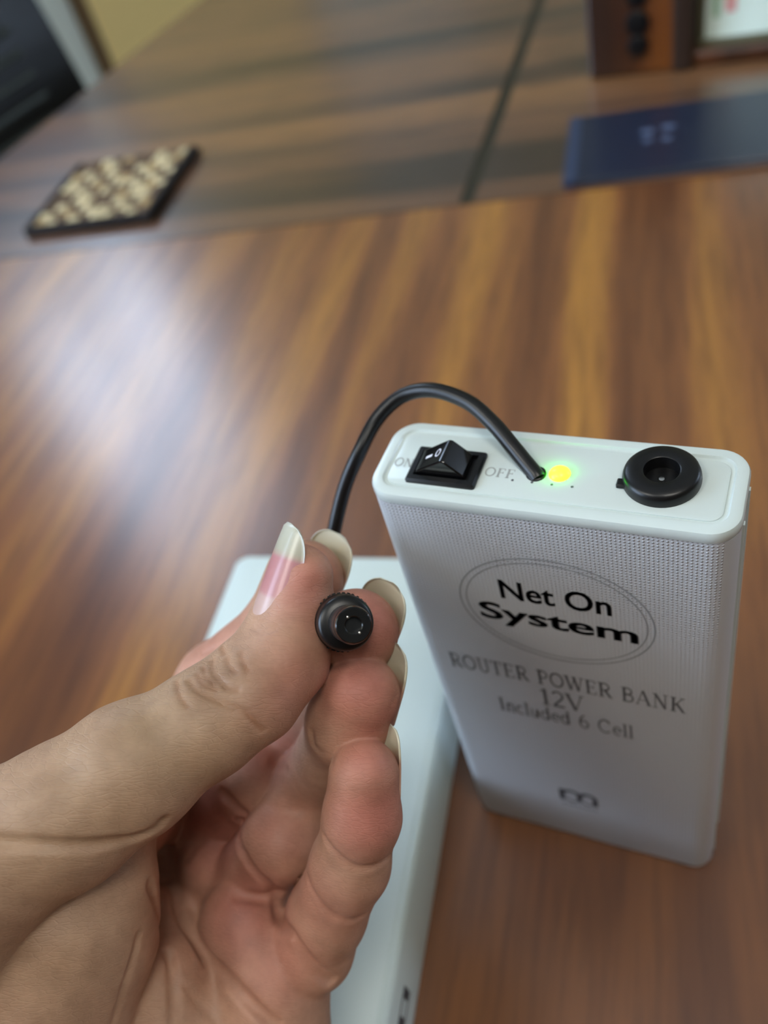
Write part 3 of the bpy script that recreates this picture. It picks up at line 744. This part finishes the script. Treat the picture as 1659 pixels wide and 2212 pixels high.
for (x, y, z, r, a) in [(330, 1560, 132, 16, .9), (200, 1660, 130, 16, .8), (460, 1460, 132, 9, .9), (60, 1760, 128, 18, .7), (120, 2050, 135, 22, .5)]:
    wt = np.maximum(wt, a * gauss(HV, px(x, y, z), r))
wk = np.maximum(.75 * gauss(HV, px(450, 1450, 131), 5.0), .55 * gauss(HV, px(500, 1420, 131), 4.5))
col = base + (red - base) * wr_[:, None]; col += (tan - col) * (wt * (1 - wr_ * .6))[:, None]; col += (kn_ - col) * wk[:, None]
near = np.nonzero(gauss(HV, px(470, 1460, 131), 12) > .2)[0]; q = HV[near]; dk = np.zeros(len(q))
for P, dep, w in H.creases[:9]:                 # skin darkened along the knuckle creases
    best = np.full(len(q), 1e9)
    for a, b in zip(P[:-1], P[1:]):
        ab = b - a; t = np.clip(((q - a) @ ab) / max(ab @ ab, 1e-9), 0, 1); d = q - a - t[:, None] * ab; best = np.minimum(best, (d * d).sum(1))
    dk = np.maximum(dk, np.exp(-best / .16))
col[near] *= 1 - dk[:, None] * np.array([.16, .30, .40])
wp = gauss(HV, px(330, 2150, 155), 14) * .5; col += (pale - col) * wp[:, None]
def skin_material():
    m = mat('skin', (180, 140, 110), .5, sss=.12); N = NT(m); m.node_tree.nodes['Principled BSDF'].inputs['Subsurface Radius'].default_value = (.0022, .0009, .0006)
    at = N.n('ShaderNodeAttribute', attribute_name='tint'); tc = N.n('ShaderNodeTexCoord')
    n1 = N.n('ShaderNodeTexNoise', i_Scale=260., i_Detail=4.0, i_Roughness=.6); N.l(tc.outputs['Object'], n1.inputs['Vector'])
    mot = N.ramp(n1.outputs[0], [(.3, (205, 198, 195)), (.7, (255, 255, 255))])
    N.l(N.mix(.55, at.outputs['Color'], mot, 'MULTIPLY'), N.b.inputs['Base Color'])
    # fine skin lines: stretched cells plus pores
    geo = N.n('ShaderNodeNewGeometry')
    nz = N.n('ShaderNodeTexNoise', i_Scale=110., i_Detail=2.0); N.l(tc.outputs['Object'], nz.inputs['Vector'])
    cmb = N.n('ShaderNodeCombineXYZ')
    for k, (v, sc) in enumerate((((.93, .24, -.27), 420), ((.1, -.74, -.66), 1500), ((-.4, .6, -.69), 600))):
        dp = N.n('ShaderNodeVectorMath', operation='DOT_PRODUCT'); N.l(tc.outputs['Object'], dp.inputs[0]); dp.inputs[1].default_value = v
        w_ = N.math('ADD', N.math('MULTIPLY', dp.outputs['Value'], sc), N.math('MULTIPLY', nz.outputs[0], 2.5)); N.l(w_, cmb.inputs[k])
    vo = N.n('ShaderNodeTexVoronoi', feature='DISTANCE_TO_EDGE', i_Scale=1.0); N.l(cmb.outputs[0], vo.inputs['Vector'])
    e = N.ramp(vo.outputs['Distance'], [(0, (0, 0, 0)), (.12, (1, 1, 1))])
    n2 = N.n('ShaderNodeTexNoise', i_Scale=1500., i_Detail=3.0); N.l(tc.outputs['Object'], n2.inputs['Vector'])
    hgt = N.math('ADD', N.math('MULTIPLY', e, .6), N.math('MULTIPLY', n2.outputs[0], .5))
    bp = N.n('ShaderNodeBump', i_Strength=.42, i_Distance=.00012); N.l(hgt, bp.inputs['Height']); N.l(bp.outputs[0], N.b.inputs['Normal'])
    return m
m_skin = skin_material()
def big_mesh(name, V, Q, colr, m, parent):
    me = bpy.data.meshes.new(name); V = (V - np.array(org_of(parent))) * MM
    me.vertices.add(len(V)); me.vertices.foreach_set('co', V.astype(np.float32).ravel())
    me.loops.add(len(Q) * 4); me.loops.foreach_set('vertex_index', Q.astype(np.int32).ravel())
    me.polygons.add(len(Q)); me.polygons.foreach_set('loop_start', (np.arange(len(Q)) * 4).astype(np.int32))
    me.polygons.foreach_set('use_smooth', np.ones(len(Q), bool))
    me.update(calc_edges=True); me.validate()
    at = me.color_attributes.new('tint', 'FLOAT_COLOR', 'POINT')
    at.data.foreach_set('color', np.c_[colr, np.ones(len(colr))].astype(np.float32).ravel())
    me.materials.append(m); o = bpy.data.objects.new(name, me); scene.collection.objects.link(o); o.parent = parent
    return o
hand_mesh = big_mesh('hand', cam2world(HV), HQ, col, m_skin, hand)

# fingernails: thin curved plates over the back of each fingertip
m_nail = mat('nail', (200, 170, 160), .3, coat=.2, sss=.2); Nn = NT(m_nail)
ta = Nn.n('ShaderNodeAttribute', attribute_name='tint'); Nn.l(ta.outputs['Color'], Nn.b.inputs['Base Color'])
def nail(P, tail, dorsal, r0, r1, s0, s1, half, th, cols, label, square=4.0, bow=.012):
    """P tip centre, tail a point further back on the finger's middle line; cols: (position along nail, colour)"""
    P = np.array(P); a = P - np.array(tail); a /= np.linalg.norm(a); n = np.array(dorsal, float); n -= a * (n @ a); n /= np.linalg.norm(n); b = np.cross(a, n)
    NS, NTH = 22, 16; V, C = [], []
    for side in (0, 1):
        for i in range(NS + 1):
            t = i / NS; s = s0 + (s1 - s0) * t
            wv = max(0., 1 - abs(2 * max(t - .5, 0)) ** square) ** (1 / 2.2) * (1 - max(0, .12 - t) ** 2 * 20)
            R = r0 + (r1 - r0) * t - side * th * (1.0 if 0 < i < NS else .3)
            for j in range(NTH + 1):
                q = math.radians(half) * (j / NTH * 2 - 1) * max(wv, .1)
                V.append(P + a * s + (n * math.cos(q) + b * math.sin(q)) * R - n * bow * max(s, 0) ** 2)
                c0_, c1_ = cols[0], cols[-1]
                for k in range(len(cols) - 1):
                    if cols[k][0] <= t <= cols[k + 1][0]:
                        f_ = (t - cols[k][0]) / (cols[k + 1][0] - cols[k][0] + 1e-9); cc = np.array(lin(cols[k][1])[:3]) * (1 - f_) + np.array(lin(cols[k + 1][1])[:3]) * f_
                C.append(cc)
    m_ = (NS + 1) * (NTH + 1); Q = []
    for i in range(NS):
        for j in range(NTH):
            q = i * (NTH + 1) + j; Q.append((q, q + 1, q + NTH + 2, q + NTH + 1)); Q.append((m_ + q, m_ + q + NTH + 1, m_ + q + NTH + 2, m_ + q + 1))
    for i in range(NS):
        for j in (0, NTH): q = i * (NTH + 1) + j; Q.append((q, q + NTH + 1, m_ + q + NTH + 1, m_ + q))
    for j in range(NTH):
        for i in (0, NS): q = i * (NTH + 1) + j; Q.append((q, m_ + q, m_ + q + 1, q + 1))
    o = big_mesh('fingernail', cam2world(np.array(V)), np.array(Q), np.array(C), m_nail, hand); o['label'] = label
    return o
thumb_cols = [(0, (190, 158, 146)), (.22, (196, 164, 156)), (.28, (184, 128, 128)), (.64, (182, 126, 128)), (.70, (176, 172, 152)), (1, (188, 188, 172))]
tip_cols = [(0, (200, 160, 140)), (.55, (196, 156, 134)), (.66, (204, 200, 176)), (1, (214, 212, 192))]
nail(px(650, 1237, 146), px(626, 1318, 146), (-.80, -.2, -.56), 6.1, 5.1, -8.8, 7.6, 62, .4, thumb_cols, 'long pink thumbnail with whitish free edge', 2.6, .004)
nd = (.68, -.32, .66)
nail(px(657, 1252, 160), px(618, 1350, 166), nd, 7.6, 7.5, -5, 8.3, 46, .35, tip_cols, 'yellowish nail tip of the index finger', 3)
nail(px(769, 1364, 150), px(735, 1450, 156), nd, 7.65, 7.5, -6, 8.1, 44, .35, tip_cols, 'yellowish nail tip of the middle finger', 3)
nail(px(778, 1502, 146), px(762, 1560, 148), nd, 7.1, 7.0, -6, 8.6, 46, .35, tip_cols, 'greyish nail tip of the ring finger', 3)
nail(px(786, 1672, 142), px(784, 1765, 143), nd, 6.1, 6.0, -5, 7.4, 46, .35, tip_cols, 'whitish nail tip of the little finger', 3)

# ------------------------------------------------------------------ woven coaster
co = thing('woven_coaster', 'square cream and brown woven coaster on the far table panel', 'coaster', (-366, 352, 0))
cd, ch = 96.0, 7.0
c0 = np.array([-411., 296.])
def cw(u, v): p = c0 + ua * u + va * v; return p
def cbox(u0, u1, v0, v1, z0, z1, b=.6):
    vf = box(u0, u1, v0, v1, z0, z1, b)
    return [(c0[0] + ua[0] * x + va[0] * y, c0[1] + ua[1] * x + va[1] * y, z) for x, y, z in vf[0]], vf[1]
m_cdark = mat('dark_brown_border', (24, 18, 16), .7)
part('border', join(cbox(0, cd, 0, 4, 0, ch, .8), cbox(0, cd, cd - 4, cd, 0, ch - 3, .8), cbox(0, 4, 4, cd - 4, 0, ch, .8), cbox(cd - 5, cd, 4, cd - 4, 0, ch, .8), cbox(3, cd - 3, 3, cd - 3, 0, 3, .4)), m_cdark, co)
strawc = [mat('cream_straw', (214, 200, 160), .7), mat('tan_straw', (176, 150, 104), .7), mat('brown_straw', (104, 84, 64), .7)]
NC = 10; st = (cd - 9) / NC
pool = {}
for i in range(NC):
    for j in range(NC):
        k = (0 if (i + j) % 5 in (0, 1, 3) else 2) if (i * 2 + j * 3) % 7 else 1
        if (i + 10 - j) % 5 in (2,): k = 2
        hor = (i + j) % 2
        key = (k, hor)
        lu, lv = (st * 1.02, st * .8) if hor else (st * .8, st * 1.02)
        if key not in pool:
            vf = box(-lu / 2, lu / 2, -lv / 2, lv / 2, 2.6, 6.6, 1.4)
            vf = rot_z(vf, A)
            pool[key] = mesh_obj('straw', vf[0], vf[1], strawc[k], co)
            o = pool[key]
        else:
            o = pool[key].copy(); scene.collection.objects.link(o); o.parent = co
        p = cw(4.5 + st * (i + .5), 4.5 + st * (j + .5))
        o.location = ((p[0] + 366) * MM, (p[1] - 352) * MM, random.uniform(-.3, .5) * MM)

# ------------------------------------------------------------------ blue folder at the joint
m_blue = mat('dark_blue_cover', (28, 37, 58), .35, coat=.3)
m_blue2 = mat('blue_grey_spine', (50, 62, 88), .4)
m_page = mat('page_edges', (70, 78, 92), .8)
fo = thing('blue_notebook', 'thin dark blue notebook lying along the table joint before the wooden stand', 'notebook', (15, 400, 0))
f0 = np.array([-57.5, 341.8])
def fbox(u0, u1, v0, v1, z0, z1, b=.3):
    vf = box(u0, u1, v0, v1, z0, z1, b)
    return [(f0[0] + ua[0] * x + va[0] * y, f0[1] + ua[1] * x + va[1] * y, z) for x, y, z in vf[0]], vf[1]
part('cover', join(fbox(0, 176, 0, 74, 3.4, 4.2), fbox(0, 176, 0, 74, 0, .8)), m_blue, fo)
part('pages', fbox(6, 173, 1.5, 72.5, .8, 3.4, .1), m_page, fo)
part('spine', fbox(-1.2, 6, -.1, 74.1, -.0, 4.45), m_blue2, fo)
m_flw = mat('faint_blue_print', (84, 98, 128), .5)
def ell(cx, cy, a, b, z, n=14):
    return [(f0[0] + ua[0] * (cx + a * math.cos(2 * math.pi * i / n)) + va[0] * (cy + b * math.sin(2 * math.pi * i / n)),
             f0[1] + ua[1] * (cx + a * math.cos(2 * math.pi * i / n)) + va[1] * (cy + b * math.sin(2 * math.pi * i / n)), z) for i in range(n)], [tuple(range(n))]
part('cover_print', join(ell(42, 44, 4, 3, 4.25), ell(53, 46, 4, 3, 4.25), ell(42, 34, 3, 2.4, 4.25), ell(52, 33, 3, 2.4, 4.25)), m_flw, fo, False, label='faint pale blue petal marks')

# ------------------------------------------------------------------ wooden desk stand
m_stand = wood('orange_brown_wood', 0, [(-200, .3), (-80, .3), (-62, .75), (-40, .5), (-20, .3), (200, .4)], (84, 46, 22), (34, 18, 12), (136, 78, 30), (20, 10, 6), .3, seed=4, stretch=6)
ws = thing('wooden_stand', 'dark wooden desk stand with two black knobs behind the blue notebook', 'desk stand', (30, 500, 0))
s_o = np.array([-74., 472.])
AS = 4.0
def sbox(u0, u1, v0, v1, z0, z1, b=1.0):
    vf = rot_z(box(u0, u1, v0, v1, z0, z1, b), AS)
    return [(x + s_o[0], y + s_o[1], z) for x, y, z in vf[0]], vf[1]
part('pillar', sbox(0, 61, 0, 46, 0, 108, 2.5), m_stand, ws)
part('base', sbox(61, 190, 2, 60, 0, 9, 1.5), m_stand, ws)
part('back_board', sbox(61, 190, 52, 60, 9, 108, 1.5), m_stand, ws)
part('side_panel', sbox(50, 61.4, -1.5, 47, 0, 112, 1.5), m_edge, ws)
for zz, r in ((18, 6.2), (31, 7.0), (46, 6.2)):
    c = rot_z(([(30, -.5, zz)], []), AS)[0][0]; nrm = rot_z(([(0, -1, 0)], []), AS)[0][0]
    part('knob', lathe([(r, 0), (r, 1.5), (r - .8, 2.4), (r * .5, 2.8), (.2, 2.9)], (c[0] + s_o[0], c[1] + s_o[1], zz), nrm, 24), m_black, ws)
# printed card in its holder, resting on the stand's base
m_card = mat('pale_green_card', (232, 252, 242), .6); m_pink = mat('pink_print', (232, 168, 168), .6); m_greenp = mat('green_print', (168, 206, 178), .6); m_holder = mat('grey_green_holder', (96, 92, 70), .4)
cdh = thing('desk_card', 'pale green printed card with a pink mark standing in the wooden stand', 'card', (50, 490, 9))
def card(u0, u1, z0, z1, d0, d1, b=.2):
    # leaning slightly back
    vf = box(u0, u1, d0, d1, z0, z1, b)
    V = [(x, y + (z - 9) * .18, z) for x, y, z in vf[0]]
    V = rot_z((V, []), AS)[0]
    return [(x + s_o[0], y + s_o[1], z) for x, y, z in V], vf[1]
part('holder', join(card(63, 150, 9.1, 12, 8, 16), card(63, 67, 12, 100, 10, 16), card(146, 150, 12, 100, 10, 16), card(67, 146, 97, 100, 10, 16), card(67, 146, 12, 97, 14, 16)), m_holder, cdh)
part('sheet', card(67, 146, 12.2, 97, 12, 13.8, .1), m_card, cdh)
part('print_block', card(78, 84, 25, 36, 11.8, 12, .05), m_pink, cdh)
part('print_block', card(71, 75, 23, 34, 11.8, 12, .05), m_greenp, cdh, label='pale green block')

# ------------------------------------------------------------------ black chair at the table end
m_chair = mat('black_chair_plastic', (12, 14, 13), .35)
m_rib = mat('highlight_grey_rib', (46, 52, 44), .3)  # lighter grey paints the highlights into the ribs
ch_ = thing('office_chair', 'black ribbed-back chair at the left end of the table', 'chair', (-830, 430, ZF))
def backgrid(y0, y1, z0, z1, x, th):
    # shell of the backrest: rounded outline, slightly curved
    ny, nz = 24, 24; V, Fa = [], []
    for s in (0, 1):
        for j in range(nz + 1):
            for i in range(ny + 1):
                a = i / ny * 2 - 1; b = j / nz * 2 - 1
                # squircle
                ww = (1 - abs(b) ** 4) ** .25 * .25 + .75 if abs(b) < 1 else .75
                yy = (y0 + y1) / 2 + a * (y1 - y0) / 2 * ww; zz = (z0 + z1) / 2 + b * (z1 - z0) / 2
                V.append((x - th * s - 30 * (1 - a * a) - .12 * (zz - z0), yy, zz))
    m_ = (ny + 1) * (nz + 1)
    for j in range(nz):
        for i in range(ny):
            q = j * (ny + 1) + i; Fa.append((q, q + 1, q + ny + 2, q + ny + 1)); Fa.append((m_ + q, m_ + q + ny + 1, m_ + q + ny + 2, m_ + q + 1))
    for i in range(ny):
        Fa.append((i, m_ + i, m_ + i + 1, i + 1)); q = nz * (ny + 1) + i; Fa.append((q, q + 1, m_ + q + 1, m_ + q))
    for j in range(nz):
        q = j * (ny + 1); Fa.append((q, q + ny + 1, m_ + q + ny + 1, m_ + q)); q += ny; Fa.append((q, m_ + q, m_ + q + ny + 1, q + ny + 1))
    return V, Fa
BY0, BY1, BZ0, BZ1 = 200, 664, -230, 132
part('backrest', backgrid(BY0, BY1, BZ0, BZ1, -632, 22), m_chair, ch_)
z = -200
while z < 105:
    P = []
    for i in range(13):
        a = (i / 12 * 2 - 1) * .80
        P.append(np.array([-632 - 30 * (1 - a * a) - .12 * (z - BZ0) + .5, (BY0 + BY1) / 2 + a * (BY1 - BY0) / 2, z]))
    part('rib', tube(P, 3.6, 8), m_rib, ch_)
    z += 21
part('seat', loft([(-900, -560, 190, 670, 60, 8, -310), (-900, -560, 190, 670, 60, 0, -300), (-900, -560, 190, 670, 60, 0, -262), (-900, -560, 190, 670, 60, 14, -246)], 8), m_chair, ch_)
part('back_support', box(-712, -670, 400, 460, -300, 0, 5), m_chair, ch_)
part('column', lathe([(30, ZF + 60), (30, -450), (20, -450), (20, -310)], (-740, 430, 0), (0, 0, 1), 20), m_chair, ch_)
for k in range(5):
    a = 2 * math.pi * k / 5 + .3; e = (-740 + 280 * math.cos(a), 430 + 280 * math.sin(a))
    lg = part('leg', tube([(-740, 430, ZF + 110), ((-740 + e[0]) / 2, (430 + e[1]) / 2, ZF + 95), (e[0], e[1], ZF + 70)], 17, 10), m_chair, ch_)
    part('caster', lathe([(20, -14), (25, -10), (25, 10), (20, 14)], (e[0], e[1], ZF + 25), (-math.sin(a), math.cos(a), 0), 18), m_chair, lg)
